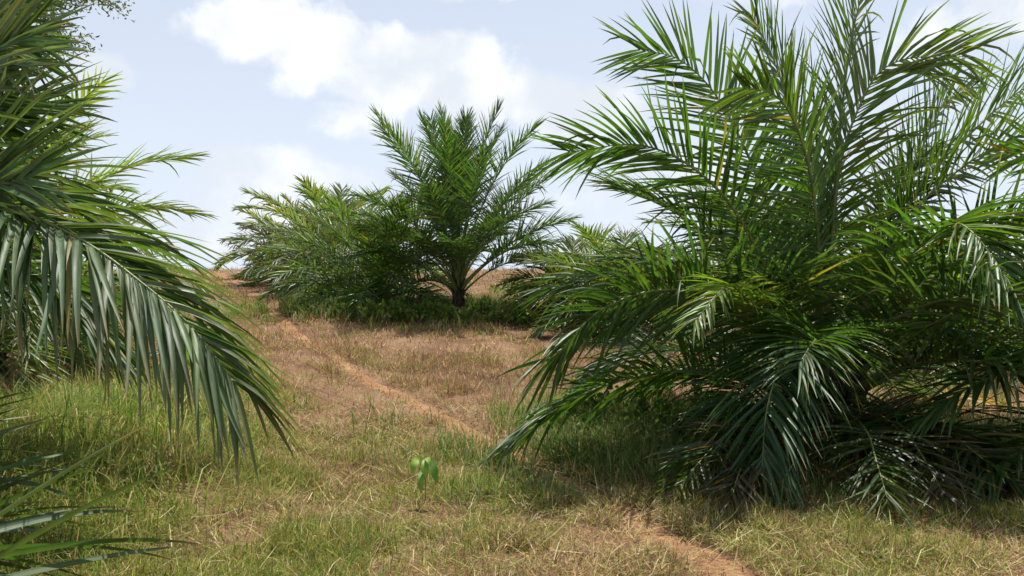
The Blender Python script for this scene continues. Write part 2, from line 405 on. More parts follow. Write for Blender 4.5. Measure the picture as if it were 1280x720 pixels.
# ------------------------------------------------------------------ palm fronds
def frond_parts(pts, nl, Lmax, w, S=5, s0=0.2, droop=0.5, green=(0.045, 0.10, 0.02), roll=0.0, vang=0.45, plum=0.30, a0=72, a1=22, tipdry=0.25, kink=0.06, jit=1.0, rrad=0.022, ends=(0.45, 0.5), seed=None, gap=0.03):
    """leaflets (V, faces, colours, uv) and rachis of one pinnate frond whose rachis runs through pts"""
    rng = np.random.default_rng(int(RNG.integers(1e9)) if seed is None else seed)
    s = np.linspace(s0, 1.0, nl)
    s = np.concatenate([s, s + 0.35 / nl]); side = np.concatenate([np.ones(nl), -np.ones(nl)])
    s = np.clip(s + rng.normal(0, .25 / nl, len(s)), s0, 0.999)
    keep = rng.random(len(s)) > gap; s = s[keep]; side = side[keep]
    dense, L = resample(pts, 80)
    Td = norm(np.gradient(dense, axis=0))
    Z = np.array([0, 0, 1.0])
    Ud = norm(Z - (Td @ Z)[:, None] * Td)
    # keep the upper side continuous through vertical stretches
    for k in range(1, 80):
        u = Ud[k - 1] - (Ud[k - 1] @ Td[k]) * Td[k]; u = u / max(np.linalg.norm(u), 1e-6)
        wgt = 0.12 * math.sqrt(max(0, 1 - Td[k][2] ** 2))
        v = u * (1 - wgt) + Ud[k] * wgt * (1 if Ud[k] @ u > -0.2 else -1)
        Ud[k] = v / max(np.linalg.norm(v), 1e-6)
    if roll:
        Rd = np.cross(Td, Ud); Ud = Ud * math.cos(roll) + Rd * math.sin(roll)
    f = s * 79
    def at(A): return np.stack([np.interp(f, np.arange(80), A[:, k]) for k in range(3)], 1)
    p = at(dense); T = norm(at(Td)); U = norm(at(Ud)); Rr = np.cross(T, U)
    n = len(s); q = (s - s0) / (1 - s0)
    a = np.radians(a0 + (a1 - a0) * q ** 1.25) + rng.normal(0, .09 * jit, n)
    b = vang * (1 - .5 * q) + rng.choice([-1, 0.15, 1.0], n, p=[.3, .4, .3]) * plum + rng.normal(0, .10 * jit, n)
    d0 = np.cos(a)[:, None] * T + np.sin(a)[:, None] * (side[:, None] * Rr * np.cos(b)[:, None] + U * np.sin(b)[:, None])
    prof = np.interp(q, [0, .12, .4, .7, 1], [ends[0], .8, 1.0, .85, ends[1]]) * rng.uniform(.85, 1.1, n)
    ll = Lmax * prof
    dr = droop * rng.uniform(.5, 1.5, n) * (0.4 + 0.6 * prof)
    kk = rng.random(n) < kink
    dr = np.where(kk, dr + rng.uniform(.8, 2.0, n), dr)
    t = np.linspace(0, 1, S + 1)
    tm = (t[1:] + t[:-1]) / 2
    d = d0[:, None] + dr[:, None, None] * (tm ** 1.4)[None, :, None] * np.array([0, 0, -1.0])
    sway = rng.normal(0, .10 * jit, (n, 1, 3)) * tm[None, :, None]
    d = norm(d + sway)
    pos = np.concatenate([np.zeros((n, 1, 3)), np.cumsum(d, 1)], 1) / S * ll[:, None, None] + p[:, None]
    dd = np.concatenate([d, d[:, -1:]], 1)
    tilt = rng.normal(0.25, .35 * jit, n)
    Wd = T[:, None] - (T[:, None] * dd).sum(-1, keepdims=True) * dd
    Wd = norm(Wd + 1e-6)
    Nd = np.cross(dd, Wd) * side[:, None, None]
    Wd2 = Wd * np.cos(tilt)[:, None, None] + Nd * np.sin(tilt)[:, None, None]
    Nd = np.cross(dd, Wd2) * side[:, None, None]
    wp = (0.45 + 0.55 * np.clip(t / .22, 0, 1)) * np.clip(1 - t, 0.0, 1) ** 0.55
    wp[-1] = 0.04
    ww = (w * (0.6 + 0.5 * prof))[:, None, None] * wp[None, :, None] * 0.5
    left = pos - Wd2 * ww + Nd * ww * .35; right = pos + Wd2 * ww + Nd * ww * .35; mid = pos - Nd * ww * .35
    V = np.stack([left, mid, right], 2)                      # n, S+1, 3, 3
    g = np.array(green)
    c = g[None] * rng.uniform(.75, 1.3, (n, 1)) * np.stack([rng.uniform(.85, 1.3, n), np.ones(n), rng.uniform(.8, 1.2, n)], 1)
    yel = rng.random(n) < .015
    c = np.where(yel[:, None], np.array([.17, .15, .04]) * rng.uniform(.6, 1.2, (n, 1)), c)      # the odd yellowed leaflet
    col = np.broadcast_to(c[:, None, None], V.shape).copy()
    col[:, :, 1] *= [1.35, 1.25, 1.2]
    dry = (rng.random(n) < tipdry)[:, None] * sstep(0.80, 0.97, t)[None] * rng.uniform(.4, 1, (n, 1))
    col = col * (1 - dry[:, :, None, None]) + np.array([.30, .20, .10]) * dry[:, :, None, None]
    uv = np.stack(np.broadcast_arrays(np.array([0, .5, 1.])[None, None, :] + rng.uniform(0, 30, n)[:, None, None], t[None, :, None] + rng.uniform(0, 30, n)[:, None, None]), -1)
    rows = (S + 1) * 3
    base = np.arange(n)[:, None] * rows
    qd = []
    for r in range(S):
        for cidx in range(2):
            o0 = r * 3 + cidx
            qd.append([o0, o0 + 1, o0 + 4, o0 + 3])
    qd = np.array(qd)
    Q = (base[:, :, None] + qd[None]).reshape(-1, 4)
    rq = dense[::2]
    rs = np.linspace(0, 1, len(rq))
    rr = rrad * np.interp(rs, [0, .08, .2, .6, 1], [2.1, 1.5, 1.0, .55, .12])
    RV, RF = tube(rq, rr, 6)
    return V.reshape(-1, 3), [Q], col.reshape(-1, 3), uv.reshape(-1, 2), RV, RF

def add_frond(root, pts, origin, mat=None, rmat=None, name='frond', label=None, **kw):
    V, Fc, col, uv, RV, RF = frond_parts(pts, **kw)
    o = obj(name, mesh_data(name, V - origin, Fc, mat or M_LEAF, col=col, uv=uv), root)
    r = obj('rachis', mesh_data('rachis', RV - origin, RF, rmat or M_RACHIS), o)
    if label: o['label'] = label
    return o

def arc(start, az, th0, length, bend, n=7, p=1.5, side=0.0):
    """rachis points: leaves start at elevation th0 and bows over by bend"""
    pts = [np.array(start, float)]; k = 30
    for i in range(k):
        s = (i + .5) / k
        th = th0 - bend * s ** p; a = az + side * s * s
        pts.append(pts[-1] + length / k * np.array([math.cos(th) * math.cos(a), math.cos(th) * math.sin(a), math.sin(th)]))
    return np.array(pts)[np.linspace(0, k, n).astype(int)]

def trunk(root, origin, base, top, r0, r1, stubs=26, seed=1, stub=1.0):
    """short trunk wrapped in the stumps of old leaf bases"""
    rng = np.random.default_rng(seed)
    q = np.linspace(base, top, 9); q[1:-1, :2] += rng.normal(0, .01, (7, 2))
    V, Fs = tube(q, np.interp(np.linspace(0, 1, 9), [0, .15, .7, 1], [r0 * 1.15, r0, r0 * .95, r1]), 12)
    Vs = [V]; Fq = [Fs[0]]; Fc = Fs[1:]; off = len(V)
    H = np.linalg.norm(np.array(top) - base)
    for k in range(stubs):
        h = (k + .5) / stubs; a = k * 2.39996
        c = base + (np.array(top) - base) * h
        out = np.array([math.cos(a), math.sin(a), 0])
        st = c + out * r0 * .72
        L = rng.uniform(.16, .34) * min(1.3, 0.5 + H) * stub ** .5
        pq = np.array([st, st + out * .06 * stub + [0, 0, L * .4], st + out * (.10 + .05 * h) * stub + [0, 0, L * .75], st + out * .16 * stub + [0, 0, L]])
        v, f = tube(pq, np.array([.075, .06, .042, .034]) * (.4 + .6 * stub), 5)
        Vs.append(v); Fq.append(f[0] + off); Fc += [f[1] + off, f[2] + off]; off += len(v)
    t = obj('trunk', mesh_data('trunk', np.vstack(Vs) - origin, [np.vstack(Fq)] + Fc, M_TRUNK, smooth=False), root)
    return t

def spear(root, origin, start, tip, rad=.02, col=(0.10, 0.16, 0.04)):
    q, L = resample([start, (np.array(start) + tip) / 2 + [0.02, 0, 0], tip], 12)
    V, Fs = tube(q, rad * np.interp(np.linspace(0, 1, 12), [0, .3, .8, 1], [.9, 1, .6, .08]), 6)
    return obj('spear_leaf', mesh_data('spear_leaf', V - origin, Fs, M_LEAF, col=np.tile(col, (len(V), 1)), uv=V[:, :2]), root)

PALMS = 'young oil palms of the plantation'
def palm(label, base, trunk_h, n, length, seed, lmax=.75, w=.036, nl=58, S=4, green=(.045, .10, .022), th=(86, 12), bend=(35, 105), r=.2, az0=0.0, droop=.45, lean=(0, 0), azfilter=None, rrad=.02, mat=None, extra=None, lenvar=.12, tipdry=.25, vang=.45, s0=.2, stub=1.0):
    rng = np.random.default_rng(seed)
    base = np.array(base, float)
    root = empty('oil_palm', base, label, 'palm tree', PALMS)
    top = base + [lean[0], lean[1], trunk_h]
    trunk(root, base, base - [0, 0, .12], top, r, r * .8, stubs=int(10 + 22 * trunk_h), seed=seed, stub=stub)
    for k in range(n):
        u = (k + .5) / n                          # 0 youngest .. 1 oldest
        az = az0 + k * 2.39996 + rng.normal(0, .12)
        if azfilter and not azfilter(az % (2 * math.pi), u): continue
        t0 = R(th[0] + (th[1] - th[0]) * u ** .85 + rng.normal(0, 4)); bd = R(bend[0] + (bend[1] - bend[0]) * u ** .8 + rng.normal(0, 7))
        L = length * (0.82 + .25 * math.sin(math.pi * min(1, u + .25))) * rng.uniform(1 - lenvar, 1 + lenvar)
        st = top + np.array([math.cos(az), math.sin(az), 0]) * r * .55 * (.3 + u) + [0, 0, .12 - (trunk_h * .55 + .1) * u]
        gr = np.array(green) * rng.uniform(.85, 1.2) * (np.array([1.25, 1.25, .9]) if u < .22 else 1)
        pts = arc(st, az, t0, L, bd, side=rng.normal(0, .25))
        gz = ground_z(pts[:, 0], pts[:, 1]) + .05
        pts[:, 2] = np.maximum(pts[:, 2], gz)
        add_frond(root, pts, base, mat=mat, nl=nl, Lmax=lmax * rng.uniform(.88, 1.1), w=w, S=S, green=gr, droop=droop * (.6 + .8 * u), roll=rng.normal(0, .25), rrad=rrad, tipdry=tipdry, vang=vang, s0=s0)
    spear(root, base, top, top + [rng.normal(0, .1), rng.normal(0, .1), length * .62], .022)
    if extra: extra(root, base, top)
    return root

# ---- the big palm on the right -------------------------------------------------
def big_palm():
    Y0 = 8.0
    base = np.array([2.92, Y0, float(ground_z(2.92, Y0))])
    root = empty('oil_palm', base, 'largest dense oil palm, right of the footpath, fronds arching over its own deep shade', 'palm tree', PALMS)
    top = base + [0.02, 0, .75]
    trunk(root, base, base - [0, 0, .12], top, .30, .24, stubs=34, seed=3)
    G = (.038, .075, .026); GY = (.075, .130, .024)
    cx, cy = 1028, 470
    def fr(ctrl, **kw):
        a = dict(nl=84, Lmax=.86, w=.035, S=5, green=G, droop=.28, rrad=.022, a0=64, a1=28, ends=(.5, .6), plum=.2, vang=.3)
        a.update(kw)
        add_frond(root, np.array([P(*c) for c in ctrl]), base, mat=M_LEAF, **a)
    fr([(1020, 470, 8.0), (962, 265, 7.9), (908, 140, 7.8), (855, 78, 7.7), (800, 62, 7.6)], green=(.052, .11, .024), droop=.2, roll=1.25, seed=11)          # upper left
    fr([(1015, 480, 8.0), (945, 310, 7.7), (885, 225, 7.5), (805, 182, 7.35), (712, 190, 7.2)], green=(.05, .11, .022), droop=.3, roll=0.8, seed=12)       # left
    fr([(1032, 460, 8.0), (1042, 260, 8.1), (1058, 90, 8.1), (1078, -10, 8.1), (1105, -85, 8.0)], green=GY, droop=.2, roll=-1.3, seed=13)                     # top
    fr([(1035, 460, 8.0), (1046, 235, 7.7), (1078, 125, 7.5), (1118, 78, 7.35), (1205, 68, 7.2)], green=GY, droop=.25, roll=-1.15, seed=14, Lmax=.9)            # top right, bent tip
    fr([(1045, 470, 8.0), (1130, 285, 8.1), (1195, 215, 8.15), (1275, 170, 8.2), (1350, 168, 8.2)], green=(.052, .108, .024), roll=-0.8, seed=15)
    fr([(1042, 465, 8.0), (1140, 250, 8.4), (1215, 165, 8.6), (1290, 105, 8.8), (1370, 90, 9.0)], green=(.055, .12, .022), roll=-0.9, seed=16)
    fr([(1045, 480, 8.0), (1115, 350, 7.2), (1180, 285, 6.6), (1215, 290, 6.2), (1260, 350, 5.9)], green=(.05, .11, .022), droop=.6, seed=17)        # right, towards the lens
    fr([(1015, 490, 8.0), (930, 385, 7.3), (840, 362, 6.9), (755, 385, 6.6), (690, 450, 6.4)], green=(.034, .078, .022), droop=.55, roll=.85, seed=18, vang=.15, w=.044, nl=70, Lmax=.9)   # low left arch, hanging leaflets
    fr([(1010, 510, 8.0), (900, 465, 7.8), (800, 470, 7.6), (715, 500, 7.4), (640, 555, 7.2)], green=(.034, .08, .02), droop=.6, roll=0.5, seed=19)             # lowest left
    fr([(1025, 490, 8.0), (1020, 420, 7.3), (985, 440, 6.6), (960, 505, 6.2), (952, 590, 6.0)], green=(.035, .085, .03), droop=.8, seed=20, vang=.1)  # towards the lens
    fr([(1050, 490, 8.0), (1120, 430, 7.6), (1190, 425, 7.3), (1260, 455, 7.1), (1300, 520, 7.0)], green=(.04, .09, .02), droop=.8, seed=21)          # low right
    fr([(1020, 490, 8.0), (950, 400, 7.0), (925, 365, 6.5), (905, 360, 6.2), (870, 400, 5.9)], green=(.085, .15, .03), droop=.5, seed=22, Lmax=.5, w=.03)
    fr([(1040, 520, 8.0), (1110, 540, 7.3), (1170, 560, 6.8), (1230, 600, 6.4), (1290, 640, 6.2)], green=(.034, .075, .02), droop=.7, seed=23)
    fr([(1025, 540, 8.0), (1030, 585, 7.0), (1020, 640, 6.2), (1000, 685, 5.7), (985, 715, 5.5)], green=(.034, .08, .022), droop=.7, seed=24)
    fr([(1028, 460, 8.0), (1010, 280, 8.3), (990, 150, 8.5), (965, 70, 8.7), (940, 20, 8.8)], green=(.052, .108, .024), droop=.2, roll=1.2, seed=26)
    fr([(1030, 460, 8.0), (1020, 270, 7.6), (1000, 170, 7.2), (970, 120, 6.9), (930, 110, 6.6)], green=(.06, .12, .024), droop=.3, roll=1.0, seed=27)
    fr([(1045, 470, 8.0), (1100, 300, 8.3), (1150, 190, 8.5), (1180, 130, 8.7), (1215, 110, 8.9)], green=(.052, .108, .024), droop=.3, roll=-1.0, seed=28)
    # oldest fronds, resting on the ground in front
    for sd, ctrl in enumerate([[(1000, 540, 7.8), (940, 560, 7.0), (890, 590, 6.5), (850, 625, 6.1)],
                               [(1060, 540, 7.8), (1110, 570, 6.9), (1150, 610, 6.3), (1180, 655, 5.8)],
                               [(1040, 545, 7.8), (1075, 590, 6.8), (1095, 640, 6.1), (1110, 690, 5.6)],
                               [(1070, 530, 7.8), (1150, 550, 7.0), (1220, 590, 6.4), (1280, 640, 6.0)],
                               [(1010, 545, 7.8), (965, 585, 6.8), (930, 625, 6.2), (915, 660, 5.8)]]):
        pts, _ = resample(np.array([P(*c) for c in ctrl]), 9)
        pts[:, 2] = np.maximum(pts[:, 2], ground_z(pts[:, 0], pts[:, 1]) + np.interp(np.arange(9), [0, 5, 8], [.5, .40, .14]))
        add_frond(root, pts, base, nl=60, Lmax=.66, w=.032, S=4, green=[(.034, .066, .022), (.05, .05, .026), (.036, .068, .022), (.038, .07, .022), (.055, .05, .028)][sd], droop=.45, vang=.25, plum=.4, jit=1.5, kink=.15, rrad=.02, seed=200 + sd, tipdry=.6, gap=.1)
    # the rest of the crown, all round
    rng = np.random.default_rng(5)
    for k in range(24):
        u = .10 + .90 * (k + .5) / 24; az = .7 + k * 2.39996
        t0 = R(74 - 62 * u + rng.normal(0, 4)); bd = R(45 + 55 * u + rng.normal(0, 6))
        L = 3.0 + .7 * math.sin(math.pi * u) + rng.normal(0, .2)
        if math.sin(az) < -.35: L *= .72
        if math.cos(az) < -.3: L *= .72
        if u > .80 and math.sin(az) < .2: continue
        st = top + np.array([math.cos(az), math.sin(az), 0]) * .2 + [0, 0, .1 - .5 * u]
        pts = arc(st, az, t0, L, bd, side=rng.normal(0, .25))
        pts[:, 2] = np.maximum(pts[:, 2], ground_z(pts[:, 0], pts[:, 1]) + .06)
        add_frond(root, pts, base, nl=68, Lmax=.85, w=.036, S=4, green=np.array(G) * rng.uniform(.85, 1.25), droop=.35 + .5 * u, roll=rng.normal(0, .2), rrad=.022)
    spear(root, base, top, P(968, 5, 8.0), .02)
    spear(root, base, top, P(1012, 40, 8.05), .016)
big_palm()

# ---- the vase-shaped palm in the middle ------------------------------------------
mb = gpix(573, 396)
palm('tall vase-shaped oil palm with dark trunk standing against the sky past the track', mb, 1.0, 36, 3.0, 21, lmax=.68, w=.034, nl=70, S=4,
     th=(89, 40), bend=(8, 62), stub=.35, r=.11, green=(.04, .085, .03), az0=.4, droop=.2, s0=.33)

# ---- palms to the left of it, going away up the track -----------------------------
palm('bushy oil palm with fronds to the ground, just left of the vase-shaped palm', gpix(472, 388), .3, 36, 2.45, 31, lmax=.72, w=.042, nl=48, S=3, th=(84, 2), bend=(40, 80), green=(.045, .088, .028), az0=1.0)
palm('grey-green oil palm with glossy low fronds, third from the vase-shaped palm towards the track', gpix(434, 368), .4, 32, 2.9, 32, lmax=.75, w=.06, nl=44, S=3, th=(82, 2), bend=(40, 85), green=(.070, .105, .065), az0=2.0)  # leaf colour lightened to grey, standing in for gloss and slight haze
palm('silvery oil palm overlapping the far end of the row beside the red track', gpix(398, 355), .4, 30, 2.9, 33, lmax=.8, w=.07, nl=40, S=3, th=(80, 2), bend=(40, 85), green=(.078, .108, .078), az0=.2)  # distant sheen and haze put into the paler leaf colour
palm('farthest and smallest looking oil palm, where the row meets the top of the track', gpix(362, 347), .35, 26, 2.4, 34, lmax=.8, w=.08, nl=36, S=3, th=(78, 2), bend=(40, 85), green=(.078, .108, .078), az0=1.2)  # leaf colour carries the same greying by sheen and haze
# ---- palms to its right and behind the big palm ------------------------------------
palm('pale feathery oil palm between the vase-shaped palm and the largest palm', P(716, 415, 17.5) * [1, 1, 0] + [0, 0, float(ground_z(1.25, 17.5))], .2, 26, 1.6, 41, lmax=.6, w=.045, nl=46, S=3, th=(80, 5), bend=(45, 95), green=(.085, .12, .055), az0=.5)
palm('half hidden oil palm whose frond tips show just left of the largest palm', [2.05, 15.5, float(ground_z(2.05, 15.5))], .25, 24, 1.85, 42, lmax=.62, w=.045, nl=44, S=3, th=(80, 5), bend=(45, 95), green=(.055, .095, .04), az0=1.5)
palm('oil palm seen in gaps behind the crown of the largest palm', [4.6, 15.0, float(ground_z(4.6, 15.0))], .4, 24, 2.5, 43, lmax=.7, w=.045, nl=40, S=3, th=(75, 5), bend=(45, 95), green=(.05, .09, .03), az0=2.5)
palm('light green oil palm in the gap at the far right, behind the largest palm', [6.9, 12.5, float(ground_z(6.9, 12.5))], .3, 22, 1.9, 44, lmax=.65, w=.045, nl=42, S=3, th=(72, 5), bend=(45, 95), green=(.07, .13, .025), az0=.9)

# ---- palm just outside the frame on the right, its fronds reach in -----------------
def right_extra():
    base = np.array([5.6, 7.2, float(ground_z(5.6, 7.2))])
    root = empty('oil_palm', base, 'oil palm at the right edge, only its upright and hanging leaflets reaching in', 'palm tree', PALMS)
    top = base + [0, 0, .5]
    trunk(root, base, base - [0, 0, .12], top, .24, .2, stubs=22, seed=9)
    def fr(ctrl, **kw):
        a = dict(nl=50, Lmax=.75, w=.045, S=5, green=(.055, .12, .022), droop=.35, rrad=.022); a.update(kw)
        add_frond(root, np.array([P(*c) for c in ctrl]), base, **a)
    fr([(1465, 480, 7.2), (1400, 400, 7.0), (1300, 368, 6.9), (1220, 380, 6.8), (1150, 412, 6.7)], roll=0.9, seed=41, vang=.8, droop=.5)
    fr([(1465, 490, 7.2), (1390, 450, 7.0), (1300, 452, 6.8), (1220, 480, 6.6), (1160, 520, 6.5)], seed=42, droop=.8, green=(.04, .09, .02))
    fr([(1465, 470, 7.2), (1440, 330, 7.2), (1390, 230, 7.1), (1330, 190, 7.0), (1260, 190, 6.9)], roll=0.9, seed=43, droop=.3)
    fr([(1465, 500, 7.2), (1400, 520, 6.8), (1320, 540, 6.5), (1250, 580, 6.3), (1190, 620, 6.2)], seed=44, droop=.7, green=(.036, .08, .02))
    rng = np.random.default_rng(8)
    for k in range(14):
        u = (k + .5) / 14; az = k * 2.39996
        if math.cos(az) < -.3: continue
        pts = arc(top, az, R(75 - 60 * u), 2.8, R(50 + 40 * u)); pts[:, 2] = np.maximum(pts[:, 2], ground_z(pts[:, 0], pts[:, 1]) + .06)
        add_frond(root, pts, base, nl=46, Lmax=.75, w=.042, S=3, droop=.5, green=(.045, .10, .02))
right_extra()

# ---- the near palm on the left, trunk outside the frame ------------------------------
def left_palm():
    base = np.array([-3.7, 4.1, float(ground_z(-3.7, 4.1))])
    root = empty('oil_palm', base, 'nearest oil palm, at the left edge, long glossy leaflets hanging over the grass', 'palm tree', PALMS)
    top = base + [0.05, 0, .8]
    trunk(root, base, base - [0, 0, .12], top, .28, .22, stubs=32, seed=5)
    G = (.072, .122, .052)
    def fr(ctrl, **kw):
        a = dict(nl=72, Lmax=.80, w=.038, S=8, green=G, droop=.5, rrad=.017, jit=1.0, tipdry=.4); a.update(kw)
        pts = np.array([P(*c) for c in ctrl])
        pts[0] = top + (pts[0] - top) * .15
        add_frond(root, pts, base, mat=M_LEAF_NEAR, rmat=M_RACHIS, **a)
    # hero frond: arches in from the left edge and hangs
    fr([(-320, 480, 4.1), (-170, 300, 3.9), (-40, 250, 3.75), (90, 294, 3.6), (190, 364, 3.5), (245, 415, 3.45), (292, 478, 3.4)], seed=51, droop=1.0, vang=.05, plum=.25, Lmax=.80, w=.034, nl=136, kink=.14, tipdry=.8, a0=66, a1=24, roll=.35, s0=.15, ends=(.6, .55))
    # above it: long stiff leaflets reaching right
    fr([(-320, 470, 4.1), (-220, 350, 4.0), (-120, 280, 3.9), (-40, 235, 3.8), (30, 225, 3.7)], seed=52, droop=.22, vang=.3, Lmax=.88, w=.042, nl=64, a0=60, a1=24, roll=1.1)
    fr([(-320, 450, 4.1), (-220, 280, 4.0), (-130, 170, 3.95), (-50, 95, 3.9), (25, 45, 3.85)], seed=61, droop=.2, vang=.25, roll=1.1, Lmax=.85)
    fr([(-320, 450, 4.1), (-210, 300, 4.4), (-120, 210, 4.5), (-30, 150, 4.6), (50, 130, 4.7)], seed=62, droop=.3, vang=.25, roll=1.0, Lmax=.85, green=(.06, .11, .04))
    fr([(-320, 450, 4.1), (-230, 200, 4.7), (-140, 80, 4.9), (-50, 0, 5.1), (50, -40, 5.2)], seed=63, droop=.3, vang=.25, roll=1.1, Lmax=.9, green=(.06, .11, .04))
    fr([(-320, 470, 4.1), (-200, 340, 4.8), (-90, 290, 5.1), (20, 270, 5.4), (110, 290, 5.6)], seed=64, droop=.5, vang=.2, roll=.7, Lmax=.8, green=(.065, .115, .04))
    fr([(-320, 460, 4.1), (-260, 220, 4.2), (-170, 90, 4.3), (-80, 40, 4.4), (20, 60, 4.5)], seed=53, droop=.3, vang=.4, Lmax=.8, roll=.9)
    fr([(-320, 460, 4.1), (-230, 130, 4.4), (-150, 0, 4.6), (-60, -60, 4.8), (30, -60, 4.9)], seed=54, droop=.3, vang=.4)
    fr([(-320, 470, 4.1), (-220, 320, 4.6), (-110, 240, 5.0), (0, 220, 5.3), (100, 260, 5.5), (160, 330, 5.6)], seed=55, droop=.6, green=(.06, .12, .03))
    fr([(-320, 450, 4.1), (-250, 230, 4.2), (-190, 130, 4.25), (-110, 110, 4.3), (-30, 130, 4.3)], seed=56, droop=.25, vang=.35, roll=1.0, green=(.05, .10, .035), Lmax=.85)
    fr([(-320, 450, 4.1), (-260, 180, 4.6), (-180, 60, 4.8), (-90, 30, 5.0), (20, 50, 5.1)], seed=60, droop=.3, vang=.35, roll=.8, green=(.055, .11, .035), Lmax=.85)
    fr([(-320, 470, 4.1), (-180, 360, 4.3), (-60, 330, 4.4), (50, 350, 4.45), (130, 420, 4.5)], seed=57, droop=.9, vang=.1, green=(.042, .09, .03))
    # low frond in front, leaflets lie out over the grass at the bottom edge
    fr([(-420, 560, 3.6), (-240, 660, 2.95), (-95, 690, 2.7), (-28, 750, 2.6), (-8, 840, 2.55), (-4, 940, 2.55)], seed=58, droop=.36, vang=.22, plum=.25, Lmax=.95, w=.044, nl=80, a0=108, a1=64, green=(.045, .086, .03), jit=1.4, ends=(.6, .8), gap=.08, tipdry=.7)
    fr([(-430, 520, 3.8), (-330, 420, 3.6), (-240, 430, 3.4), (-150, 520, 3.2), (-60, 640, 3.1)], seed=59, droop=.5, Lmax=.6, nl=36)
    rng = np.random.default_rng(6)
    for k in range(16):
        u = (k + .5) / 16; az = 1.2 + k * 2.39996
        if math.cos(az) > .25 and math.sin(az) < .6: continue
        pts = arc(top, az, R(78 - 60 * u), 3.0, R(50 + 45 * u)); pts[:, 2] = np.maximum(pts[:, 2], ground_z(pts[:, 0], pts[:, 1]) + .06)
        add_frond(root, pts, base, nl=48, Lmax=.75, w=.042, S=4, droop=.5, green=G)
left_palm()

palm('yellow-green oil palm behind the nearest palm on the left', [-5.75, 9.2, float(ground_z(-5.75, 9.2))], .6, 46, 2.65, 61, lmax=.62, w=.034, nl=54, S=4, th=(82, 5), bend=(55, 105), green=(.085, .135, .045), az0=1.3, droop=.5)

# ------------------------------------------------------------------ tree at the top left
def leafy_tree():
    base = np.array([-9.75, 13.5, float(ground_z(-9.75, 13.5))])
    root = empty('broadleaf_tree', base, 'airy small-leaved tree rising behind the palms at the top left corner', 'tree')
    rng = np.random.default_rng(4)
    Vs, Fq, Fc, off = [], [], [], 0
    def add(v, f):
        nonlocal off
        Vs.append(v); Fq.append(f[0] + off); Fc.extend([f[1] + off, f[2] + off]); off += len(v)
    tp = base + [.8, 0, 5.2]
    add(*tube(np.linspace(base - [0, 0, .2], tp, 8) + np.vstack([[0, 0, 0], rng.normal(0, .03, (6, 3)), [0, 0, 0]]), np.linspace(.16, .09, 8), 9))
    tips = []
    for k in range(11):
        a = math.sin(k * 2.39996) * 1.5 + (math.pi if k % 4 == 3 else 0); el = R(rng.uniform(20, 65)); L = rng.uniform(1.3, 2.3)
        st = base + (tp - base) * rng.uniform(.6, 1.0)
        d = np.array([math.cos(a) * math.cos(el), math.sin(a) * math.cos(el), math.sin(el)])
        q = np.array([st, st + d * L * .5 + [0, 0, .1], st + d * L + [0, 0, .05]])
        q, _ = resample(q, 7); add(*tube(q, np.linspace(.05, .014, 7), 6))
        for m in range(7):
            s0 = q[rng.integers(2, 7)]; dd = norm(d + rng.normal(0, .55, 3)); l2 = rng.uniform(.5, 1.1)
            qq, _ = resample(np.array([s0, s0 + dd * l2 * .5, s0 + dd * l2 + [0, 0, -.12]]), 6)
            add(*tube(qq, np.linspace(.018, .007, 6), 4)); tips.append((qq, dd))
    obj('trunk', mesh_data('trunk', np.vstack(Vs) - base, [np.vstack(Fq)] + Fc, M_BARK), root)
    P0, D = [], []
    for qq, dd in tips:
        for m in range(260):
            s = rng.uniform(.15, 1); k = s * 5; i0 = int(min(4, k)); c = qq[i0] + (qq[i0 + 1] - qq[i0]) * (k - i0)
            P0.append(c + rng.normal(0, .10, 3)); D.append(norm(dd * .4 + rng.normal(0, 1, 3) + [0, 0, -.25]))
    P0 = np.array(P0); D = np.array(D); V, Q, col = leaf_cards(P0, D, rng.uniform(.06, .11, len(P0)), .36, rng, (.09, .13, .06))
    obj('crown', mesh_data('crown', V - base, [Q], M_WEED, col=col, uv=V[:, :2]), root)

def leaf_cards(p, d, L, ratio, rng, green, curl=.25):
    """pointed, folded little leaves: 7 vertices each"""
    n = len(p); r = norm(rng.normal(0, 1, (n, 3))); s = norm(np.cross(d, r)); nn = np.cross(s, d)
    L = L[:, None]; w = L * ratio
    mid1 = p + d * L * .40 - nn * L * .02; mid2 = p + d * L * .72 - nn * L * curl * .3; tip = p + d * L - nn * L * curl
    V = np.stack([p, mid1 + s * w * .5 + nn * w * .15, mid1, mid1 - s * w * .5 + nn * w * .15, mid2 + s * w * .36 + nn * w * .1, mid2 - s * w * .36 + nn * w * .1, tip], 1)
    k = np.arange(n)[:, None] * 7
    T = np.concatenate([k + [[0, 1, 2]], k + [[0, 2, 3]], k + [[2, 1, 4]], k + [[2, 5, 3]], k + [[2, 4, 6]], k + [[2, 6, 5]]], 1).reshape(-1, 3)
    c = np.array(green)[None] * rng.uniform(.65, 1.45, (n, 1)) * np.stack([rng.uniform(.8, 1.5, n), np.ones(n), rng.uniform(.7, 1.2, n)], 1)
    return V.reshape(-1, 3), T, np.repeat(c, 7, 0)
leafy_tree()

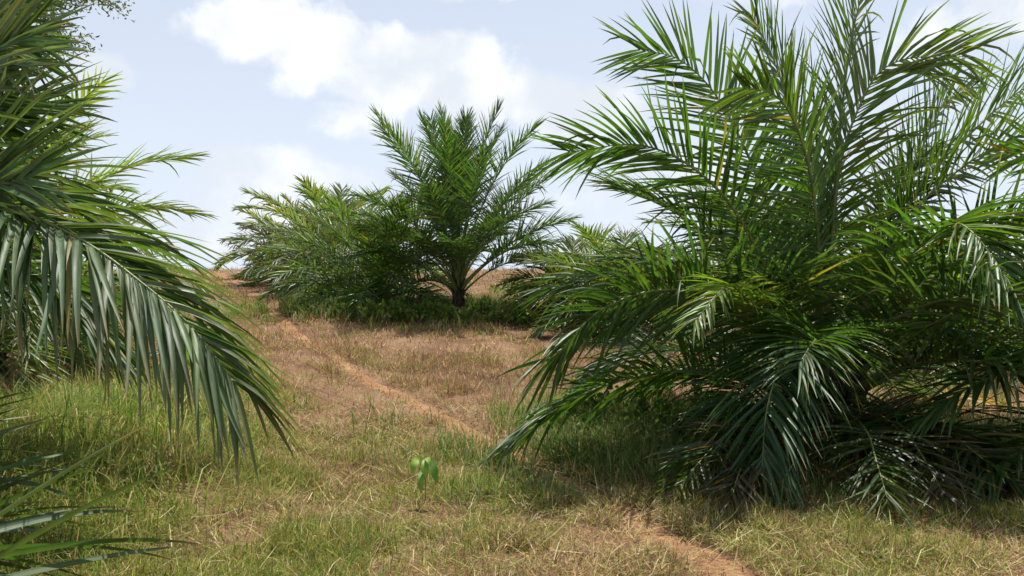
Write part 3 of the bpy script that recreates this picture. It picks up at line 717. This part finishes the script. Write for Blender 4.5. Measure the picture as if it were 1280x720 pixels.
# ------------------------------------------------------------------ low leafy weeds
def weed(base, size, n, green, seed, leaf=(.05, .11), label=None, ratio=.5, group='leafy weeds round the palms'):
    rng = np.random.default_rng(seed); base = np.array(base, float)
    root = empty('leafy_weed', base, label or 'low leafy weed growing in the grass round the foot of a palm', 'weed', group)
    Vs, Fq, Fc, off = [], [], [], 0; P0, D = [], []
    for k in range(max(5, n // 28)):
        a = rng.uniform(0, 6.28); el = R(rng.uniform(20, 85)); L = size * rng.uniform(.6, 1.1)
        d = np.array([math.cos(a) * math.cos(el), math.sin(a) * math.cos(el), math.sin(el)])
        q, _ = resample(np.array([base - [0, 0, .03], base + d * L * .5, base + d * L + [d[0] * .1, d[1] * .1, -.12 * L]]), 6)
        v, f = tube(q, np.linspace(.008, .003, 6), 4); Vs.append(v); Fq.append(f[0] + off); Fc += [f[1] + off, f[2] + off]; off += len(v)
        for m in range(28):
            s = rng.uniform(.2, 1) * 5; i0 = int(min(4, s)); c = q[i0] + (q[i0 + 1] - q[i0]) * (s - i0)
            P0.append(c + rng.normal(0, .03, 3)); D.append(norm(d * .35 + rng.normal(0, .8, 3) + [0, 0, .2]))
    obj('stem', mesh_data('stem', np.vstack(Vs) - base, [np.vstack(Fq)] + Fc, M_RACHIS), root)
    P0 = np.array(P0); D = np.array(D)
    V, T, col = leaf_cards(P0, D, rng.uniform(*leaf, len(P0)), ratio, rng, green)
    V[:, 2] = np.maximum(V[:, 2], base[2] - .02)
    obj('foliage', mesh_data('foliage', V - base, [T], M_WEED, col=col, uv=V[:, :2]), root)
    return root
k = 0
WL = {'row': 'low leafy weed under the bushy palms beside the upper end of the track', 'mid': 'low leafy weed at the foot of the vase-shaped palm', 'big': 'low leafy weed in the shade under the largest palm', 'gap': 'scrubby weed on the dry ground behind the largest palm'}
rngw = np.random.default_rng(12)
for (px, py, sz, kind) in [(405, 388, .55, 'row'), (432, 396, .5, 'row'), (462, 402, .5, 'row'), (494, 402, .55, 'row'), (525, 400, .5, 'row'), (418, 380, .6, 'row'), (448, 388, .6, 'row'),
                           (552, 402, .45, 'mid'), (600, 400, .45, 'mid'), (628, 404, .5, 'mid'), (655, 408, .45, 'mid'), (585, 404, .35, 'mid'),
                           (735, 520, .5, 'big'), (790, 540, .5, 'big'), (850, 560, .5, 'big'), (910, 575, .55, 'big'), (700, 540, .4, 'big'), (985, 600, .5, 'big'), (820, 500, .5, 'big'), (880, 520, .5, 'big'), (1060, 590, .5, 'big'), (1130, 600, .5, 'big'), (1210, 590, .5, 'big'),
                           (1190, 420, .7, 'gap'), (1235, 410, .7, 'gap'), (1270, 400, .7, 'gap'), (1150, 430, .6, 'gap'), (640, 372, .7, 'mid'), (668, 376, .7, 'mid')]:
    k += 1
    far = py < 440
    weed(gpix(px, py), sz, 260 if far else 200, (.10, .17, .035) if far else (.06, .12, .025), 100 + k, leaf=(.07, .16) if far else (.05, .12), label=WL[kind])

# ------------------------------------------------------------------ the seedling beside the track
def seedling():
    base = gpix(531, 632)
    root = empty('seedling', base, 'bright green seedling with a few drooping leaves, alone in the dry grass', 'seedling')
    Y = base[1]
    top = P(529, 578, Y)
    q, _ = resample(np.array([base - [0, 0, .03], (base + top) / 2 + [.01, 0, 0], top]), 8)
    v, f = tube(q, np.linspace(.005, .003, 8), 6)
    obj('stem', mesh_data('stem', v - base, f, M_RACHIS), root)
    for (ax_, ay_, bx, by, w, c) in [(523, 573, 514, 592, 9, (.20, .32, .04)), (531, 573, 533, 598, 9, (.17, .29, .04)), (537, 573, 547, 604, 10, (.09, .20, .03)), (527, 588, 526, 616, 8, (.13, .24, .05)), (533, 572, 539, 584, 6, (.22, .32, .05))]:
        a = P(ax_, ay_, Y - .01); b = P(bx, by, Y - .10)
        m = (a + b) / 2 + np.array([0, -.03, .02])
        q, _ = resample(np.array([top, a, m, b]), 9)
        t = np.linspace(0, 1, 9); W = w / F * Y * np.sin(np.pi * np.clip((t - .18) / .82, 0, 1)) ** .8 * .5 + .0015
        d = norm(np.gradient(q, axis=0)); sd = norm(np.cross(d, np.array([.15, -1, .35]))); nn = np.cross(d, sd)
        V = np.stack([q - sd * W[:, None] + nn * W[:, None] * -.25, q, q + sd * W[:, None] + nn * W[:, None] * -.25], 1).reshape(-1, 3)
        i = np.arange(8)[:, None] * 3; j = np.arange(2)[None]
        Q = np.stack([i + j, i + j + 1, i + j + 4, i + j + 3], -1).reshape(-1, 4)
        obj('leaf', mesh_data('leaf', V - base, [Q], M_WEED, col=np.tile(c, (len(V), 1)), uv=V[:, :2]), root)
seedling()

# ------------------------------------------------------------------ dead fronds lying on the ground
DG = 'dead fronds under the largest palm'
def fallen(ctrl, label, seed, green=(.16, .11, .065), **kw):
    pts = []
    for (px, py, h) in ctrl:
        g = gpix(px, py); pts.append(g + [0, 0, h])
    pts = np.array(pts); base = pts[0].copy()
    a = dict(nl=40, Lmax=.5, w=.03, S=4, green=green, droop=.9, vang=.25, plum=.5, jit=2.2, kink=.3, rrad=.018, tipdry=.6, gap=.25, s0=.25); a.update(kw)
    V, Fc, col, uv, RV, RF = frond_parts(pts, seed=seed, **a)
    V[:, 2] = np.maximum(V[:, 2], ground_z(V[:, 0], V[:, 1]) + .02)
    o = empty('fallen_frond', base, label, 'dead frond', DG)
    obj('leaflets', mesh_data('leaflets', V - base, Fc, M_LEAF, col=col, uv=uv), o)
    obj('rachis', mesh_data('rachis', RV - base, RF, M_DEADRACHIS), o)
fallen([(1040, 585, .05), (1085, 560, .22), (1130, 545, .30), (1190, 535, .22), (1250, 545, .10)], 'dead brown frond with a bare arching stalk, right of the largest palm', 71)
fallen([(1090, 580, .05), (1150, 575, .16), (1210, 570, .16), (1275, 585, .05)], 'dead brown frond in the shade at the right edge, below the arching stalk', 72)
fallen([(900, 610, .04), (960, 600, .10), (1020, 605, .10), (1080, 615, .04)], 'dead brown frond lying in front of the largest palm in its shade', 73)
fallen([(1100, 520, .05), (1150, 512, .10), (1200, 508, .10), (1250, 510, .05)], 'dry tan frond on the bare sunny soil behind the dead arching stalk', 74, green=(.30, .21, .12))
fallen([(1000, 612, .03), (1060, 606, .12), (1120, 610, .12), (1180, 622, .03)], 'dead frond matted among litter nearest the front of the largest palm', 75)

# ------------------------------------------------------------------ sky, sun, camera
SUN = np.array([.12, .29, .95]); SUN /= np.linalg.norm(SUN)
sl = bpy.data.lights.new('sun', 'SUN'); sl.energy = 5.0; sl.angle = R(.55); sl.color = (1, .955, .88)
so = bpy.data.objects.new('sun', sl); C.objects.link(so)
so.rotation_euler = Vector(SUN).to_track_quat('Z', 'Y').to_euler(); so.location = (3, 5, 20)

w = bpy.data.worlds.new('World'); scene.world = w; w.use_nodes = True
nt = w.node_tree; nd = nt.nodes; lk = nt.links; nd.clear()
out = N(nd, 'ShaderNodeOutputWorld'); bg = N(nd, 'ShaderNodeBackground'); lk.new(bg.outputs[0], out.inputs['Surface'])
SKY = .084
bg.inputs['Strength'].default_value = SKY
sky = N(nd, 'ShaderNodeTexSky', sky_type='NISHITA'); sky.sun_disc = False
sky.sun_elevation = math.asin(SUN[2]); sky.sun_rotation = math.atan2(SUN[0], SUN[1])
sky.air_density = 1.0; sky.dust_density = 2.2; sky.ozone_density = 1.2
tc = N(nd, 'ShaderNodeTexCoord'); sep = N(nd, 'ShaderNodeSeparateXYZ'); nrm = N(nd, 'ShaderNodeVectorMath', operation='NORMALIZE')
lk.new(tc.outputs['Generated'], nrm.inputs[0]); lk.new(nrm.outputs[0], sep.inputs[0])
def M(op, a, b=None, clamp=False):
    n = N(nd, 'ShaderNodeMath', operation=op); n.use_clamp = clamp
    for k, v in ((0, a), (1, b)):
        if v is None: continue
        if isinstance(v, (int, float)): n.inputs[k].default_value = v
        else: lk.new(v, n.inputs[k])
    return n.outputs[0]
def MR(x, a, b, c=0., d=1., smooth=True):
    n = N(nd, 'ShaderNodeMapRange'); n.interpolation_type = 'SMOOTHSTEP' if smooth else 'LINEAR'
    lk.new(x, n.inputs[0]); n.inputs[1].default_value = a; n.inputs[2].default_value = b; n.inputs[3].default_value = c; n.inputs[4].default_value = d
    return n.outputs[0]
az = M('ARCTAN2', sep.outputs[0], sep.outputs[1]); el = M('ARCSINE', sep.outputs[2])
cmb = N(nd, 'ShaderNodeCombineXYZ'); lk.new(az, cmb.inputs[0]); lk.new(el, cmb.inputs[1])
def noise(scale, detail, rough, vec, off=(0, 0, 0), stretch=(1, 1, 1)):
    mp = N(nd, 'ShaderNodeMapping'); mp.inputs['Location'].default_value = off; mp.inputs['Scale'].default_value = stretch
    lk.new(vec, mp.inputs['Vector'])
    n = N(nd, 'ShaderNodeTexNoise'); n.inputs['Scale'].default_value = scale; n.inputs['Detail'].default_value = detail; n.inputs['Roughness'].default_value = rough
    lk.new(mp.outputs[0], n.inputs['Vector']); return n.outputs['Fac']
dirv = nrm.outputs[0]
def azel(px, py):
    x = (px - 640) / F; z = -(py - 360) / F; l = math.sqrt(x * x + 1 + z * z)
    return math.atan2(x, 1), math.asin(z / l)
def blobs(lst):
    acc = None
    for (px, py, rx, ry, a) in lst:
        ca, ce = azel(px, py)
        mp = N(nd, 'ShaderNodeMapping'); mp.vector_type = 'POINT'
        sx, sy = F / (rx * 1.12), F / (ry * 1.12)
        mp.inputs['Location'].default_value = (-ca * sx, -ce * sy, 0); mp.inputs['Scale'].default_value = (sx, sy, 0)
        lk.new(cmb.outputs[0], mp.inputs['Vector'])
        ln = N(nd, 'ShaderNodeVectorMath', operation='LENGTH'); lk.new(mp.outputs[0], ln.inputs[0])
        v = MR(ln.outputs['Value'], 0.25, 1.25, a, 0.0)
        acc = v if acc is None else M('MAXIMUM', acc, v)
    return acc
CB = [(330, 40, 95, 50, 1), (400, 60, 90, 62, 1), (480, 85, 110, 62, 1), (560, 90, 85, 52, 1), (600, 125, 70, 45, .95), (690, 128, 84, 52, 1), (745, 138, 72, 42, 1), (365, 105, 50, 26, .8), (440, 150, 80, 34, .8),
      (1000, -60, 140, 60, .6), (1180, 40, 90, 40, .55), (1260, 10, 60, 50, .8), (130, 90, 40, 26, .9), (60, 100, 60, 40, .7), (560, -20, 120, 22, .7), (1130, 60, 40, 30, .6)]
HB = [(335, 212, 105, 40, 1.), (420, 225, 70, 30, .8), (300, 250, 130, 60, .6), (620, 235, 160, 55, .5), (240, 290, 120, 50, .6), (1180, 320, 200, 60, .5), (820, 230, 120, 60, .4)]
nb = noise(7.5, 9, .58, dirv); nb2 = noise(26, 7, .6, dirv, (3.1, 1.7, .3))
nmix = M('ADD', M('MULTIPLY', M('SUBTRACT', nb, .5), 2.1), M('MULTIPLY', M('SUBTRACT', nb2, .5), 1.25))
cum = MR(M('ADD', blobs(CB), nmix), .28, .84)
hz = MR(M('ADD', blobs(HB), M('MULTIPLY', nmix, .8)), .25, .95, 0, .75)
gen = MR(noise(3.0, 8, .6, dirv, (9.3, 2.2, 4.1)), .52, .72, 0, .6)
over = M('MULTIPLY', gen, MR(el, .42, .62))
cloud = M('MAXIMUM', M('MAXIMUM', cum, hz), over, True)
# pale haze low in the sky
haze = MR(el, -.02, .45, 1.0, .55, False)
mixh = N(nd, 'ShaderNodeMix', data_type='RGBA'); lk.new(haze, mixh.inputs[0]); lk.new(sky.outputs[0], mixh.inputs[6]); mixh.inputs[7].default_value = (7.6, 8.35, 9.6, 1)
shade = MR(noise(6.0, 6, .55, dirv, (1.3, 5.2, .9)), .40, .66)
ccol = N(nd, 'ShaderNodeMix', data_type='RGBA'); lk.new(shade, ccol.inputs[0]); ccol.inputs[6].default_value = (7.3, 7.8, 8.5, 1); ccol.inputs[7].default_value = (10.8, 10.8, 10.9, 1)
mixc = N(nd, 'ShaderNodeMix', data_type='RGBA'); lk.new(cloud, mixc.inputs[0]); lk.new(mixh.outputs[2], mixc.inputs[6]); lk.new(ccol.outputs[2], mixc.inputs[7])
lk.new(mixc.outputs[2], bg.inputs['Color'])

cam = bpy.data.cameras.new('camera'); cam.lens = 36 * F / 1280; cam.sensor_width = 36; cam.clip_end = 2000; cam.clip_start = .05
co = bpy.data.objects.new('camera', cam); C.objects.link(co); co.location = (0, 0, CAMZ); co.rotation_euler = (R(90), 0, 0)
scene.camera = co
vs = scene.view_settings; vs.view_transform = 'Standard'; vs.look = 'None'; vs.gamma = 1; vs.exposure = 0.40; vs.use_curve_mapping = False
scene.cycles.use_denoising = True
scene.cycles.max_bounces = 6; scene.cycles.diffuse_bounces = 3; scene.cycles.glossy_bounces = 2; scene.cycles.transmission_bounces = 4
scene.cycles.sample_clamp_indirect = 4
